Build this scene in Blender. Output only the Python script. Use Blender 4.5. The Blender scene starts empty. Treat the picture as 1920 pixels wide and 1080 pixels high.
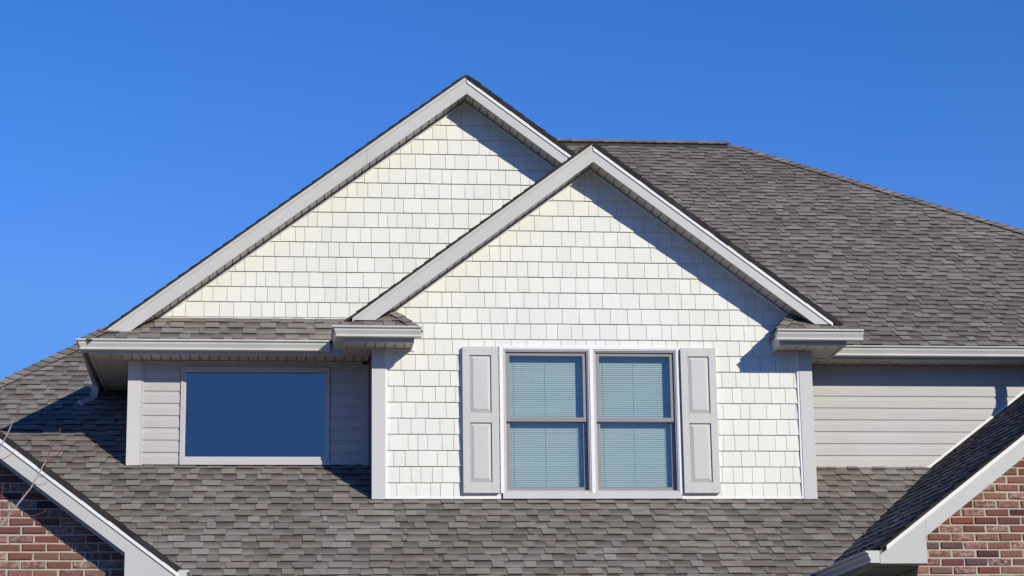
import bpy, math, random
from math import radians, sin, cos, tan, atan, sqrt, hypot
from mathutils import Vector, Matrix

random.seed(11)
sc = bpy.context.scene
COL = sc.collection

# ------------------------------------------------------------------ camera
PSI, TH, RHO, FPX, DIST = radians(6), radians(13), 0.014, 4100.0, 21.58
FWD = Vector((sin(PSI) * cos(TH), cos(PSI) * cos(TH), sin(TH)))
_r0 = Vector((cos(PSI), -sin(PSI), 0))
_u0 = _r0.cross(FWD)
RGT = _r0 * cos(RHO) - _u0 * sin(RHO)
UPV = _r0 * sin(RHO) + _u0 * cos(RHO)
CAM = Vector((0, 0, 6.53)) - FWD * DIST
cd = bpy.data.cameras.new('camera')
cam = bpy.data.objects.new('camera', cd)
COL.objects.link(cam)
M3 = Matrix((RGT, UPV, -FWD)).transposed()
cam.matrix_world = Matrix.Translation(CAM) @ M3.to_4x4()
cd.sensor_width = 36
cd.lens = FPX / 1920 * 36
cd.clip_start, cd.clip_end = 0.1, 2000
sc.camera = cam

# ------------------------------------------------------------------ light
SUN = Vector((0.70, -1.0, 0.575)).normalized()          # towards the sun
w = bpy.data.worlds.new('World')
sc.world = w
w.use_nodes = True
nt = w.node_tree
nt.nodes.clear()
out = nt.nodes.new('ShaderNodeOutputWorld')
bg = nt.nodes.new('ShaderNodeBackground')
sky = nt.nodes.new('ShaderNodeTexSky')
sky.sky_type = 'NISHITA'
sky.sun_disc = False
sky.sun_elevation = math.asin(SUN.z)
sky.sun_rotation = math.atan2(SUN.x, SUN.y)
sky.altitude = 0
sky.air_density = 1.0
sky.dust_density = 0.0
sky.ozone_density = 6.0
hsv = nt.nodes.new('ShaderNodeHueSaturation')
hsv.inputs['Hue'].default_value = 0.5
hsv.inputs['Saturation'].default_value = 1.22
hsv.inputs['Value'].default_value = 1.30
nt.links.new(sky.outputs[0], hsv.inputs['Color'])
tint = nt.nodes.new('ShaderNodeMix')                     # deep, slightly violet winter blue
tint.data_type, tint.blend_type = 'RGBA', 'MULTIPLY'
tint.inputs['Factor'].default_value = 1
tint.inputs['B'].default_value = (1.0, 0.68, 0.87, 1)
cap = nt.nodes.new('ShaderNodeMix')                      # caps the bright sun-side and horizon sky to deepen the shadows
cap.data_type, cap.blend_type = 'RGBA', 'DARKEN'
cap.inputs['Factor'].default_value = 1
cap.inputs['B'].default_value = (0.125 / 0.14, 0.36 / 0.14, 0.96 / 0.14, 1)
nt.links.new(hsv.outputs[0], tint.inputs['A'])
nt.links.new(tint.outputs['Result'], cap.inputs['A'])
nt.links.new(cap.outputs['Result'], bg.inputs['Color'])
bg.inputs['Strength'].default_value = 0.130
nt.links.new(bg.outputs[0], out.inputs['Surface'])

ld = bpy.data.lights.new('sun', 'SUN')
ld.energy = 4.15
ld.angle = radians(0.5)
ld.color = (1.0, 0.945, 0.78)
sun = bpy.data.objects.new('sun', ld)
COL.objects.link(sun)
sun.rotation_euler = (-SUN).to_track_quat('-Z', 'Y').to_euler()
sun.location = (10, -14, 20)

sc.view_settings.view_transform = 'Standard'
sc.view_settings.look = 'None'
sc.view_settings.gamma = 1
sc.view_settings.use_curve_mapping = False
sc.view_settings.exposure = 0.0
sc.render.film_transparent = False


# ------------------------------------------------------------------ materials
def lin(r, g, b):
    f = lambda c: c / 12.92 if c <= 0.04045 else ((c + 0.055) / 1.055) ** 2.4
    return (f(r / 255), f(g / 255), f(b / 255), 1)


def N(t, kind, **kw):
    n = t.nodes.new(kind)
    for k, v in kw.items():
        setattr(n, k, v)
    return n


def piece_random(t, salt=0.0):
    """0..1 value that differs for every object and every loose piece of a joined mesh"""
    oi = N(t, 'ShaderNodeObjectInfo')
    ge = N(t, 'ShaderNodeNewGeometry')
    cx = N(t, 'ShaderNodeCombineXYZ')
    t.links.new(oi.outputs['Random'], cx.inputs[0])
    t.links.new(ge.outputs['Random Per Island'], cx.inputs[1])
    cx.inputs[2].default_value = salt
    wn = N(t, 'ShaderNodeTexWhiteNoise', noise_dimensions='3D')
    t.links.new(cx.outputs[0], wn.inputs['Vector'])
    return wn


def ramp(t, src, stops, interp='LINEAR'):
    r = N(t, 'ShaderNodeValToRGB')
    r.color_ramp.interpolation = interp
    el = r.color_ramp.elements
    while len(el) < len(stops):
        el.new(0.5)
    for e, (p, c) in zip(el, stops):
        e.position = p
        e.color = c if len(c) == 4 else (*c, 1)
    t.links.new(src, r.inputs[0])
    return r


def noise(t, scale, stretch=(1, 1, 1), detail=3.0, rough=0.55, offset=None):
    ge = N(t, 'ShaderNodeNewGeometry')
    mp = N(t, 'ShaderNodeMapping')
    mp.inputs['Scale'].default_value = stretch
    t.links.new(ge.outputs['Position'], mp.inputs['Vector'])
    if offset is not None:
        t.links.new(offset, mp.inputs['Location'])
    nz = N(t, 'ShaderNodeTexNoise')
    nz.inputs['Scale'].default_value = scale
    nz.inputs['Detail'].default_value = detail
    nz.inputs['Roughness'].default_value = rough
    t.links.new(mp.outputs[0], nz.inputs['Vector'])
    return nz


def mixmul(t, a, b, fac=1.0):
    m = N(t, 'ShaderNodeMix', data_type='RGBA', blend_type='MULTIPLY')
    m.inputs['Factor'].default_value = fac
    t.links.new(a, m.inputs['A'])
    t.links.new(b, m.inputs['B'])
    return m.outputs['Result']


def bump(t, h, strength, dist, bsdf):
    b = N(t, 'ShaderNodeBump')
    b.inputs['Strength'].default_value = strength
    b.inputs['Distance'].default_value = dist
    t.links.new(h, b.inputs['Height'])
    t.links.new(b.outputs[0], bsdf.inputs['Normal'])


def new_mat(name, rough=0.55, spec=0.35):
    m = bpy.data.materials.new(name)
    m.use_nodes = True
    t = m.node_tree
    p = t.nodes['Principled BSDF']
    p.inputs['Roughness'].default_value = rough
    p.inputs['Specular IOR Level'].default_value = spec
    return m, t, p


def painted(name, col, rough=0.5, var=0.04, grime=0.10, grain=None, spec=0.35, bumpv=0.0):
    """paint, vinyl or coil-coated metal: base colour, per-piece tone, weathering, fine relief"""
    m, t, p = new_mat(name, rough, spec)
    wn = piece_random(t)
    c = tuple(col[:3])
    r = ramp(t, wn.outputs['Value'], [(0, tuple(x * (1 - var) for x in c)), (1, tuple(min(1, x * (1 + var)) for x in c))])
    nz = noise(t, 2.3, (1, 1, 0.45), 5, 0.6)
    g = ramp(t, nz.outputs['Fac'], [(0.30, (1 - grime, 1 - grime * 1.05, 1 - grime * 1.2)), (0.62, (1, 1, 1))])
    colr = mixmul(t, r.outputs[0], g.outputs[0])
    if grain:
        g1 = noise(t, 1.0, grain, 4, 0.6, wn.outputs['Color'])
        gg = ramp(t, g1.outputs['Fac'], [(0.3, (0.93, 0.925, 0.915)), (0.65, (1, 1, 1))])
        colr = mixmul(t, colr, gg.outputs[0])
        bump(t, g1.outputs['Fac'], 0.35, 0.003, p)
    elif bumpv:
        g1 = noise(t, 6.0, (1, 1, 1), 2, 0.5)
        bump(t, g1.outputs['Fac'], bumpv, 0.01, p)
    t.links.new(colr, p.inputs['Base Color'])
    return m


def shingle_mat(name, k=1.0):
    m, t, p = new_mat(name, 0.95, 0.15)
    wn = piece_random(t)
    r = ramp(t, wn.outputs['Value'], [(0.0, (0.172 * k, 0.156 * k, 0.148 * k)), (0.4, (0.205 * k, 0.187 * k, 0.178 * k)),
                                      (0.75, (0.238 * k, 0.220 * k, 0.210 * k)), (1.0, (0.268 * k, 0.250 * k, 0.240 * k))])
    wn2 = piece_random(t, 3.3)
    hue = ramp(t, wn2.outputs['Value'], [(0, (1.10, 1.0, 0.945)), (0.5, (1.07, 1.035, 0.98)), (1, (1.03, 1.03, 0.985))])
    c = mixmul(t, r.outputs[0], hue.outputs[0])
    g = noise(t, 260, (1, 1, 1), 3, 0.75)
    gr = ramp(t, g.outputs['Fac'], [(0.30, (0.68, 0.68, 0.68)), (0.5, (1.0, 1.0, 1.0)), (0.72, (1.32, 1.32, 1.32))])
    c = mixmul(t, c, gr.outputs[0])
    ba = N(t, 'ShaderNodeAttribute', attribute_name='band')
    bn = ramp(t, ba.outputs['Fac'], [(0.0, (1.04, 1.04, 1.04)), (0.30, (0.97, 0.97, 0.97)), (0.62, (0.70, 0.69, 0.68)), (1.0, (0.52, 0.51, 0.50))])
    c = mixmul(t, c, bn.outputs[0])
    bl = noise(t, 9, (1, 1, 1), 3, 0.6, wn2.outputs['Color'])
    blr = ramp(t, bl.outputs['Fac'], [(0.32, (0.88, 0.87, 0.87)), (0.66, (1.08, 1.08, 1.08))])
    c = mixmul(t, c, blr.outputs[0])
    b = noise(t, 1.1, (1, 1, 1), 4, 0.6)
    br = ramp(t, b.outputs['Fac'], [(0.3, (0.88, 0.87, 0.86)), (0.7, (1.08, 1.08, 1.07))])
    c = mixmul(t, c, br.outputs[0])
    st = noise(t, 0.55, (1, 1, 0.5), 5, 0.65)
    sr = ramp(t, st.outputs['Fac'], [(0.30, (0.84, 0.825, 0.80)), (0.55, (1.0, 1.0, 1.0)), (0.75, (1.05, 1.05, 1.06))])
    c = mixmul(t, c, sr.outputs[0])
    t.links.new(c, p.inputs['Base Color'])
    bump(t, g.outputs['Fac'], 0.6, 0.004, p)
    return m


def brick_mat():
    m, t, p = new_mat('tumbled red brick', 0.9, 0.15)
    wn = piece_random(t)
    r = ramp(t, wn.outputs['Value'], [(0.0, lin(88, 60, 58)), (0.2, lin(124, 78, 71)), (0.45, lin(136, 88, 79)),
                                      (0.62, lin(112, 74, 72)), (0.8, lin(146, 106, 92)), (0.92, lin(104, 80, 80)), (1.0, lin(134, 80, 66))])
    # lime bloom left on some bricks
    wn2 = piece_random(t, 7.1)
    pick = ramp(t, wn2.outputs['Value'], [(0.42, (0, 0, 0)), (0.85, (1, 1, 1))])
    nz = noise(t, 26, (1, 1, 1.6), 5, 0.65)
    patch = ramp(t, nz.outputs['Fac'], [(0.40, (0, 0, 0)), (0.62, (0.72, 0.72, 0.72))])
    fac = mixmul(t, pick.outputs[0], patch.outputs[0])
    mx = N(t, 'ShaderNodeMix', data_type='RGBA')
    t.links.new(fac, mx.inputs['Factor'])
    t.links.new(r.outputs[0], mx.inputs['A'])
    mx.inputs['B'].default_value = lin(196, 168, 158)
    n2 = noise(t, 90, (1, 1, 1), 4, 0.7)
    gr = ramp(t, n2.outputs['Fac'], [(0.3, (0.78, 0.76, 0.75)), (0.65, (1.1, 1.1, 1.1))])
    t.links.new(mixmul(t, mx.outputs['Result'], gr.outputs[0]), p.inputs['Base Color'])
    bump(t, n2.outputs['Fac'], 0.7, 0.006, p)
    return m


def glass_mat(name, refl, tint):
    m = bpy.data.materials.new(name)
    m.use_nodes = True
    t = m.node_tree
    t.nodes.clear()
    o = N(t, 'ShaderNodeOutputMaterial')
    mx = N(t, 'ShaderNodeMixShader')
    tr = N(t, 'ShaderNodeBsdfTransparent')
    tr.inputs[0].default_value = (*tint, 1)
    gl = N(t, 'ShaderNodeBsdfGlossy')
    gl.inputs['Color'].default_value = (0.92, 0.96, 1.0, 1)
    gl.inputs['Roughness'].default_value = 0.0
    nz = noise(t, 1.1, (1, 1, 1.3), 3, 0.5)                        # panes are never quite flat
    b = N(t, 'ShaderNodeBump')
    b.inputs['Strength'].default_value = 0.55
    b.inputs['Distance'].default_value = 0.05
    t.links.new(nz.outputs['Fac'], b.inputs['Height'])
    t.links.new(b.outputs[0], gl.inputs['Normal'])
    mx.inputs[0].default_value = refl
    t.links.new(tr.outputs[0], mx.inputs[1])
    t.links.new(gl.outputs[0], mx.inputs[2])
    t.links.new(mx.outputs[0], o.inputs[0])
    return m


MAT = {
    'shake': painted('cream vinyl shake', (0.79, 0.777, 0.728), 0.55, 0.035, 0.035, (150, 150, 7)),
    'white': painted('white vinyl trim', (0.84, 0.83, 0.82), 0.45, 0.01, 0.04),
    'fascia': painted('taupe grey coil fascia', (0.555, 0.535, 0.52), 0.45, 0.015, 0.06, None, 0.4, 0.12),
    'corner': painted('grey corner board', (0.595, 0.578, 0.583), 0.5, 0.015, 0.05, None, 0.35, 0.08),
    'gutter': painted('clay coated gutter', (0.62, 0.605, 0.575), 0.35, 0.01, 0.08, None, 0.5, 0.05),
    'siding': painted('taupe vinyl siding', (0.530, 0.505, 0.505), 0.5, 0.02, 0.05, (7, 7, 160)),
    'soffit': painted('tan vinyl soffit', (0.56, 0.52, 0.44), 0.5, 0.05, 0.10),
    'shutter': painted('light grey vinyl shutter', (0.595, 0.585, 0.57), 0.45, 0.01, 0.04, (220, 220, 14)),
    'sash': painted('taupe window sash', (0.29, 0.268, 0.278), 0.4, 0.04, 0.08),
    'frame': painted('pale taupe window frame', (0.54, 0.515, 0.525), 0.4, 0.02, 0.05),
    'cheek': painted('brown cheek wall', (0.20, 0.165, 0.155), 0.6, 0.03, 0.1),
    'screw': painted('screw head', (0.45, 0.45, 0.45), 0.4, 0.02, 0.05),
    'blind': painted('white mini blind', (0.70, 0.69, 0.65), 0.5, 0.03, 0.02),
    'dark': painted('dim room', (0.045, 0.045, 0.05), 0.9, 0.02, 0.05),
    'drip': painted('dark drip edge', (0.018, 0.022, 0.022), 0.6, 0.1, 0.1),
    'shingle': shingle_mat('weathered architectural shingle'),
    'edge': shingle_mat('asphalt shingle edge', 0.16),
    'felt': painted('roofing felt', (0.03, 0.028, 0.028), 0.95, 0.02, 0.1),
    'brick': brick_mat(),
    'mortar': painted('buff mortar', (0.50, 0.455, 0.37), 0.95, 0.0, 0.18, None, 0.1, 0.5),
}
MAT['glass'] = glass_mat('sash pane glass', 0.075, (0.85, 0.91, 0.91))
MAT['glass_large'] = glass_mat('picture pane glass', 0.155, (0.45, 0.52, 0.58))


# ------------------------------------------------------------------ geometry helpers
class MB:
    def __init__(s):
        s.v, s.f, s.m, s.band = [], [], {}, {}

    def add(s, vs, fs, mtx=None):
        k = len(s.v)
        s.v += [tuple(mtx @ Vector(p[:3])) if mtx else tuple(p[:3]) for p in vs]
        s.f += [tuple(i + k for i in f) for f in fs]
        return s

    def add_two(s, vs, fs, mtx=None):
        """first face in the main material, the cut edges in the second"""
        k, kv = len(s.f), len(s.v)
        s.add(vs, fs, mtx)
        for i in range(k + 1, len(s.f)):
            s.m[i] = 1
        for i, p in enumerate(vs):
            if len(p) > 3:
                s.band[kv + i] = p[3]
        return s

    def box(s, x0, x1, y0, y1, z0, z1):
        vs = [(x, y, z) for z in (z0, z1) for y in (y0, y1) for x in (x0, x1)]
        return s.add(vs, [(0, 2, 3, 1), (4, 5, 7, 6), (0, 1, 5, 4), (2, 6, 7, 3), (0, 4, 6, 2), (1, 3, 7, 5)])

    def xz(s, poly, y0, y1):
        """polygon in X-Z pushed from Y=y0 (front) to y1"""
        n = len(poly)
        a = sum(poly[i][0] * poly[(i + 1) % n][1] - poly[(i + 1) % n][0] * poly[i][1] for i in range(n))
        p = poly if a > 0 else poly[::-1]
        vs = [(x, y0, z) for x, z in p] + [(x, y1, z) for x, z in p]
        fs = [tuple(range(n)), tuple(range(2 * n - 1, n - 1, -1))]
        fs += [(i, i + n, (i + 1) % n + n, (i + 1) % n) for i in range(n)]
        return s.add(vs, fs)

    def hexa(s, b, t):
        """bottom ring b and top ring t (same length, counter-clockwise from above)"""
        n = len(b)
        fs = [tuple(range(n - 1, -1, -1)), tuple(range(n, 2 * n))]
        fs += [(i, (i + 1) % n, (i + 1) % n + n, i + n) for i in range(n)]
        return s.add(list(b) + list(t), fs)

    def mesh(s, name, mat):
        me = bpy.data.meshes.new(name)
        me.from_pydata(s.v, [], s.f)
        me.update()
        for q in (mat if isinstance(mat, (list, tuple)) else [mat]):
            me.materials.append(q)
        for i, j in s.m.items():
            me.polygons[i].material_index = j
        if s.band:
            at = me.attributes.new('band', 'FLOAT', 'POINT')
            for i, q in s.band.items():
                at.data[i].value = q
        return me

    def build(s, name, mat, parent=None, label=None, kind=None, bevel=0):
        o = link(name, s.mesh(name, mat), parent)
        if label:
            o['label'] = label
        if kind:
            o['kind'] = kind
        if bevel:
            b = o.modifiers.new('edge', 'BEVEL')
            b.width, b.segments, b.limit_method = bevel, 2, 'ANGLE'
        return o


def link(name, data, parent=None, mtx=None):
    o = bpy.data.objects.new(name, data)
    COL.objects.link(o)
    if parent:
        o.parent = parent
    if mtx is not None:
        o.matrix_basis = mtx
    return o


def proj(p):
    d = Vector(p) - CAM
    z = d.dot(FWD)
    return 960 + FPX * d.dot(RGT) / z, 540 - FPX * d.dot(UPV) / z


def clip_half(poly, a, b, c):
    """keep a*u+b*v<=c"""
    o = []
    n = len(poly)
    for i in range(n):
        p, q = poly[i], poly[(i + 1) % n]
        dp, dq = a * p[0] + b * p[1] - c, a * q[0] + b * q[1] - c
        if dp <= 0:
            o.append(p)
        if (dp < 0 < dq) or (dq < 0 < dp):
            k = dp / (dp - dq)
            o.append((p[0] + k * (q[0] - p[0]), p[1] + k * (q[1] - p[1])))
    return o


def area(poly):
    n = len(poly)
    return 0.5 * sum(poly[i][0] * poly[(i + 1) % n][1] - poly[(i + 1) % n][0] * poly[i][1] for i in range(n)) if n > 2 else 0


def clip(poly, region):
    """convex region, counter-clockwise"""
    n = len(region)
    for i in range(n):
        (x0, y0), (x1, y1) = region[i], region[(i + 1) % n]
        a, b = (y1 - y0), -(x1 - x0)
        poly = clip_half(poly, a, b, a * x0 + b * y0)
        if len(poly) < 3:
            return []
    return poly


def minus_rect(poly, r):
    u0, u1, v0, v1 = r
    parts = [clip_half(poly, 1, 0, u0), clip_half(poly, -1, 0, -u1)]
    mid = clip_half(clip_half(poly, -1, 0, -u0), 1, 0, u1) if poly else []
    if mid:
        parts += [clip_half(mid, 0, 1, v0), clip_half(mid, 0, -1, -v1)]
    return [p for p in parts if len(p) > 2 and area(p) > 1e-4]


def rect(u0, u1, v0, v1):
    return [(u0, v0), (u1, v0), (u1, v1), (u0, v1)]


def slab(poly, hf, base=-0.004):
    """piece of cladding: top polygon at height hf(u,v), skirt down to base"""
    n = len(poly)
    vs = [(u, v, hf(u, v)) for u, v in poly] + [(u, v, base) for u, v in poly]
    fs = [tuple(range(n))] + [((i + 1) % n, i, i + n, (i + 1) % n + n) for i in range(n)]
    return vs, fs


def pillow(poly, h, inset, base=-0.006, jit=0.0):
    """brick-like piece with worn, sloped edges"""
    n = len(poly)
    cx, cy = sum(p[0] for p in poly) / n, sum(p[1] for p in poly) / n
    hx = max(abs(p[0] - cx) for p in poly) or 1
    hy = max(abs(p[1] - cy) for p in poly) or 1
    J = lambda: random.uniform(-jit, jit)
    o = [(u + J(), v + J()) for u, v in poly]
    i_ = [(cx + (u - cx) * (1 - inset / hx), cy + (v - cy) * (1 - inset / hy)) for u, v in o]
    vs = [(u, v, h + J() * .6) for u, v in i_] + [(u, v, h * 0.45) for u, v in o] + [(u, v, base) for u, v in o]
    fs = [tuple(range(n))]
    for k in (0, n):
        fs += [((i + 1) % n + k, i + k, i + n + k, (i + 1) % n + n + k) for i in range(n)]
    return vs, fs


def fr(O, u, v):
    u, v = Vector(u).normalized(), Vector(v).normalized()
    n = u.cross(v)
    m = Matrix((u, v, n)).transposed().to_4x4()
    m.translation = Vector(O)
    return m


def px_area(poly, F):
    q = [proj(F @ Vector((u, v, 0))) for u, v in poly]
    cx, cy = sum(p[0] for p in q) / len(q), sum(p[1] for p in q) / len(q)
    inside = -10 < cx < 1930 and -10 < cy < 1090
    return abs(area(q)) if inside else 0.0


class Piece:
    __slots__ = ('poly', 'F', 'key', 'vs', 'fs', 'px', 'parent', 'mat', 'name')


CACHE = {}


def emit(pieces, name, field, mat, limit=300, minpx=0.0):
    """the `limit` pieces that show largest become objects, the rest one stuff part per parent"""
    pieces.sort(key=lambda p: -p.px)
    rest = {}
    adder = lambda b: b.add_two if isinstance(mat, list) else b.add
    for i, p in enumerate(pieces):
        if i < limit and p.px > minpx:
            if p.key is not None:
                me = CACHE.get(p.key)
                if me is None:
                    b = MB()
                    adder(b)(p.vs, p.fs)
                    me = CACHE[p.key] = b.mesh(name, mat)
            else:
                b = MB()
                adder(b)(p.vs, p.fs)
                me = b.mesh(name, mat)
            link(name, me, p.parent, p.F)
        else:
            adder(rest.setdefault(p.parent.name, (p.parent, MB()))[1])(p.vs, p.fs, p.F)
    for par, b in rest.values():
        b.build(field, mat, par, kind='stuff')


def piece(poly, F, parent, vs, fs, key=None):
    p = Piece()
    p.poly, p.F, p.parent, p.vs, p.fs, p.key = poly, F, parent, vs, fs, key
    p.px = px_area(poly, F)
    return p


# ------------------------------------------------------------------ setting
def painted_ground():
    m, t, p = new_mat('winter lawn', 0.95, 0.1)
    n1 = noise(t, 0.6, (1, 1, 1), 5, 0.6)
    r = ramp(t, n1.outputs['Fac'], [(0.3, (0.050, 0.048, 0.024)), (0.7, (0.085, 0.072, 0.040))])
    n2 = noise(t, 40, (1, 1, 1), 3, 0.7)
    g = ramp(t, n2.outputs['Fac'], [(0.3, (0.6, 0.6, 0.6)), (0.7, (1.2, 1.2, 1.2))])
    t.links.new(mixmul(t, r.outputs[0], g.outputs[0]), p.inputs['Base Color'])
    return m


gm = MB()
gm.add([(-900, -900, 0), (900, -900, 0), (900, 900, 0), (-900, 900, 0)], [(0, 1, 2, 3)])
g = gm.build('ground', painted_ground(), kind='structure')

# ------------------------------------------------------------------ the house
house = bpy.data.objects.new('house', None)
COL.objects.link(house)
house['label'] = 'suburban house with cream shake gables, taupe siding, grey shuttered windows and brown-grey shingle roofs'
house['category'] = 'house'

M = 0.752            # gable pitch
Q = 0.63             # pitch of the long roofs
YW = 0.67            # wall plane of the set-back wings
ZB = 4.445           # foot of the front wall
ZS = 5.91            # eave soffit
CX, ZA = 0.795, 7.955      # front gable apex (top of shingles)
BX, BZ = -0.398, 8.857     # large gable apex
EXPO = 0.137
ALL_SHINGLES = []

# ---- cladding generators
TABS = [(0.085, 0.6), (0.11, 1), (0.135, 1), (0.16, 1), (0.185, 1), (0.21, 0.7)]


def shingle_roof(parent, O, u, v, region, rows=None, tall=True, seen=None):
    F = fr(O, u, v)
    us = [p[0] for p in region]
    vs_ = [p[1] for p in region]
    n = int((max(vs_) - min(vs_)) / EXPO) + 2
    v0 = min(vs_)
    for k in range(n):
        a = v0 + k * EXPO
        uu = min(us) - random.uniform(0, 0.3)
        thick = random.random() < 0.5
        while uu < max(us):
            wd = random.choices([t[0] for t in TABS], [t[1] for t in TABS])[0]
            if random.random() < 0.06:
                wd = 0.045
            thick = not thick if random.random() < 0.92 else thick
            h0 = 0.0155 if thick else 0.0080
            drop = random.choice((0, 0, 0.002, 0.004)) + (0.003 if thick else 0)
            full = rect(uu + 0.0008, uu + wd - 0.0008, a - drop, a + EXPO + 0.012)
            pl = clip(full, region)
            uu += wd
            if len(pl) < 3 or area(pl) < 0.0012:
                continue
            lf = Matrix.Translation((full[0][0], a, random.uniform(-0.0008, 0.0008)))
            loc = [(p[0] - full[0][0], p[1] - a) for p in pl]
            hf = lambda x, y, h=h0: h * (1 - 0.78 * max(0, y) / EXPO)
            cut = abs(area(pl) - area(full)) > 1e-6
            key = None if cut else ('sh', wd, h0, drop)
            vv, ff = slab(loc, hf)
            if not thick:                                            # recessed layer: dark head band, printed granules plus painted shade of the course above
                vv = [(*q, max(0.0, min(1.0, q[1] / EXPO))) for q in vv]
            G = F @ lf
            if seen and not seen(G.translation):
                continue
            ALL_SHINGLES.append(piece(loc, G, parent, vv, ff, key))


def cap_run(parent, p0, p1, nl, nr, name, width=0.13, expo=0.125):
    """overlapping folded cap shingles along a hip or ridge from p0 (low) to p1"""
    p0, p1 = Vector(p0), Vector(p1)
    d = (p1 - p0).normalized()
    nl, nr = Vector(nl).normalized(), Vector(nr).normalized()
    L = nl.cross(d).normalized()
    Rr = nr.cross(d).normalized()
    # make L and Rr point away from the crease, downhill
    if L.z > 0:
        L = -L
    if Rr.z > 0:
        Rr = -Rr
    up = (nl + nr).normalized()
    n = int((p1 - p0).length / expo)
    me = None
    for i in range(n):
        o = p0 + d * (i * expo)
        if me is None:
            b = MB()
            ring = lambda s, h: [L * width + up * (h + 0.004) + d * s, up * (h + 0.006) + d * s, Rr * width + up * (h + 0.004) + d * s]
            t0, t1 = ring(0, 0.022), ring(expo + 0.03, 0.010)
            q0, q1 = ring(0, 0.006), ring(expo + 0.03, 0.002)
            vs = t0 + t1 + q0 + q1
            fs = [(0, 1, 4, 3), (1, 2, 5, 4), (0, 6, 7, 1), (1, 7, 8, 2), (0, 3, 9, 6), (2, 8, 11, 5)]
            b.add(vs, fs)
            b.m = {2: 1, 3: 1, 4: 1, 5: 1}
            me = b.mesh(name, [MAT['shingle'], MAT['edge']])
        c = link(name, me, parent)
        c.matrix_basis = Matrix.Translation(o + up * random.uniform(0, 0.002))


SHAKES = []


def shake_wall(parent, y, region, z0, rows, holes=(), hide=()):
    F = fr((0, y, 0), (1, 0, 0), (0, 0, 1))
    us = [p[0] for p in region]
    row_h = 0.1572
    for k in range(rows):
        a = z0 + k * row_h
        uu = min(us) - random.uniform(0, 0.16)
        while uu < max(us):
            wd = random.choice((0.095, 0.11, 0.125, 0.14, 0.14, 0.155, 0.17, 0.185))
            full = rect(uu + 0.0020, uu + wd - 0.0020, a, a + row_h + 0.004)
            pl = clip(full, region)
            bits = [pl] if len(pl) > 2 else []
            for h in holes:
                bits = [q for b in bits for q in minus_rect(b, h)]
            for b in bits:
                if area(b) < 0.0009:
                    continue
                if any(all(h[0] < p[0] < h[1] and h[2] < p[1] < h[3] for p in b) for h in hide):
                    continue
                cut = abs(area(b) - area(full)) > 1e-6
                loc = [(p[0] - full[0][0], p[1] - a) for p in b]
                hf = lambda x, yv: 0.0185 - 0.013 * yv / row_h
                vv, ff = slab(loc, hf)
                G = F @ Matrix.Translation((full[0][0], a + random.uniform(-0.0014, 0.0008), random.uniform(-0.0008, 0.0015))) @ Matrix.Rotation(random.uniform(-0.005, 0.005), 4, 'Z')
                SHAKES.append(piece(loc, G, parent, vv, ff, None if cut else ('shake', wd)))
            uu += wd
    return


def siding(parent, y, x0, x1, zb, zt, lower=None, holes=()):
    """lap boards, each an object; `lower(x)` cuts their lower right corner along a roof"""
    step = 0.1225
    k = 0
    prof = [(0.0, 0.003), (0.0, 0.0165), (0.078, 0.0145), (0.098, 0.0075), (0.1225, 0.0065)]
    while zb + k * step < zt:
        a = zb + k * step
        top = min(step, zt - a)
        spans = [(x0, x1)]
        for h in holes:
            if h[2] < a + top and h[3] > a:
                spans = [s for sp in spans for s in ((sp[0], min(sp[1], h[0])), (max(sp[0], h[1]), sp[1])) if s[1] - s[0] > 0.02]
        for s0, s1 in spans:
            b = MB()
            pr = [(min(z, top), o) for z, o in prof]
            ends = [(s1 if lower is None else min(s1, lower(a + z))) for z, o in pr]
            if max(ends) - s0 < 0.03:
                continue
            n = len(pr)
            vs = [(s0, y - o, a + z) for z, o in pr] + [(max(e, s0 + 0.01), y - o, a + z) for (z, o), e in zip(pr, ends)]
            vs += [(s0, y, a), (s0, y, a + top), (max(ends[0], s0 + 0.01), y, a), (max(ends[-1], s0 + 0.01), y, a + top)]
            fs = [(i, i + n, i + n + 1, i + 1) for i in range(n - 1)]
            c = 2 * n
            fs += [(0, c, c + 2, n), tuple([c] + list(range(n)) + [c + 1]), tuple([c + 3] + list(range(2 * n - 1, n - 1, -1)) + [c + 2])]
            b.add(vs, fs)
            b.build('siding_board', MAT['siding'], parent)
        k += 1


GPROF = [(0.0, 0.0), (0.062, 0.0), (0.080, 0.002), (0.084, 0.008), (0.082, 0.015), (0.074, 0.018), (0.077, 0.028), (0.086, 0.044),
         (0.094, 0.058), (0.097, 0.072), (0.095, 0.079), (0.100, 0.083), (0.115, 0.086), (0.118, 0.093), (0.115, 0.100), (0.100, 0.101)]


def gutter(path, z0, label=None, caps=(True, True)):
    """path: [(x, y, dirx, diry)] along the fascia; dir is the (mitred) outward offset"""
    n = len(GPROF)
    inner = [(max(0.003, d - 0.004), z + 0.003) for d, z in GPROF][::-1] + [(0.003, 0.098), (0.0, 0.098)]
    loop = GPROF + inner
    m = len(loop)
    b = MB()
    vs = []
    for x, y, dx, dy in path:
        vs += [(x + d * dx, y + d * dy, z0 + z) for d, z in loop]
    fs = []
    for s in range(len(path) - 1):
        fs += [(s * m + i, s * m + (i + 1) % m, (s + 1) * m + (i + 1) % m, (s + 1) * m + i) for i in range(m)]
    b.add(vs, fs)
    o = b.build('gutter', MAT['gutter'], house, label)
    for end, on in zip((0, -1), caps):
        if not on:
            continue
        x, y, dx, dy = path[end]
        q = path[1] if end == 0 else path[-2]
        a = Vector((x - q[0], y - q[1], 0)).normalized()
        c = MB()
        ring = [(x + d * dx, y + d * dy, z0 + z) for d, z in GPROF] + [(x, y, z0 + 0.1)]
        far = [tuple(Vector(p) + a * 0.004) for p in ring]
        c.hexa(ring, far)
        c.build('end_cap', MAT['gutter'], o)
    return o


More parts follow.
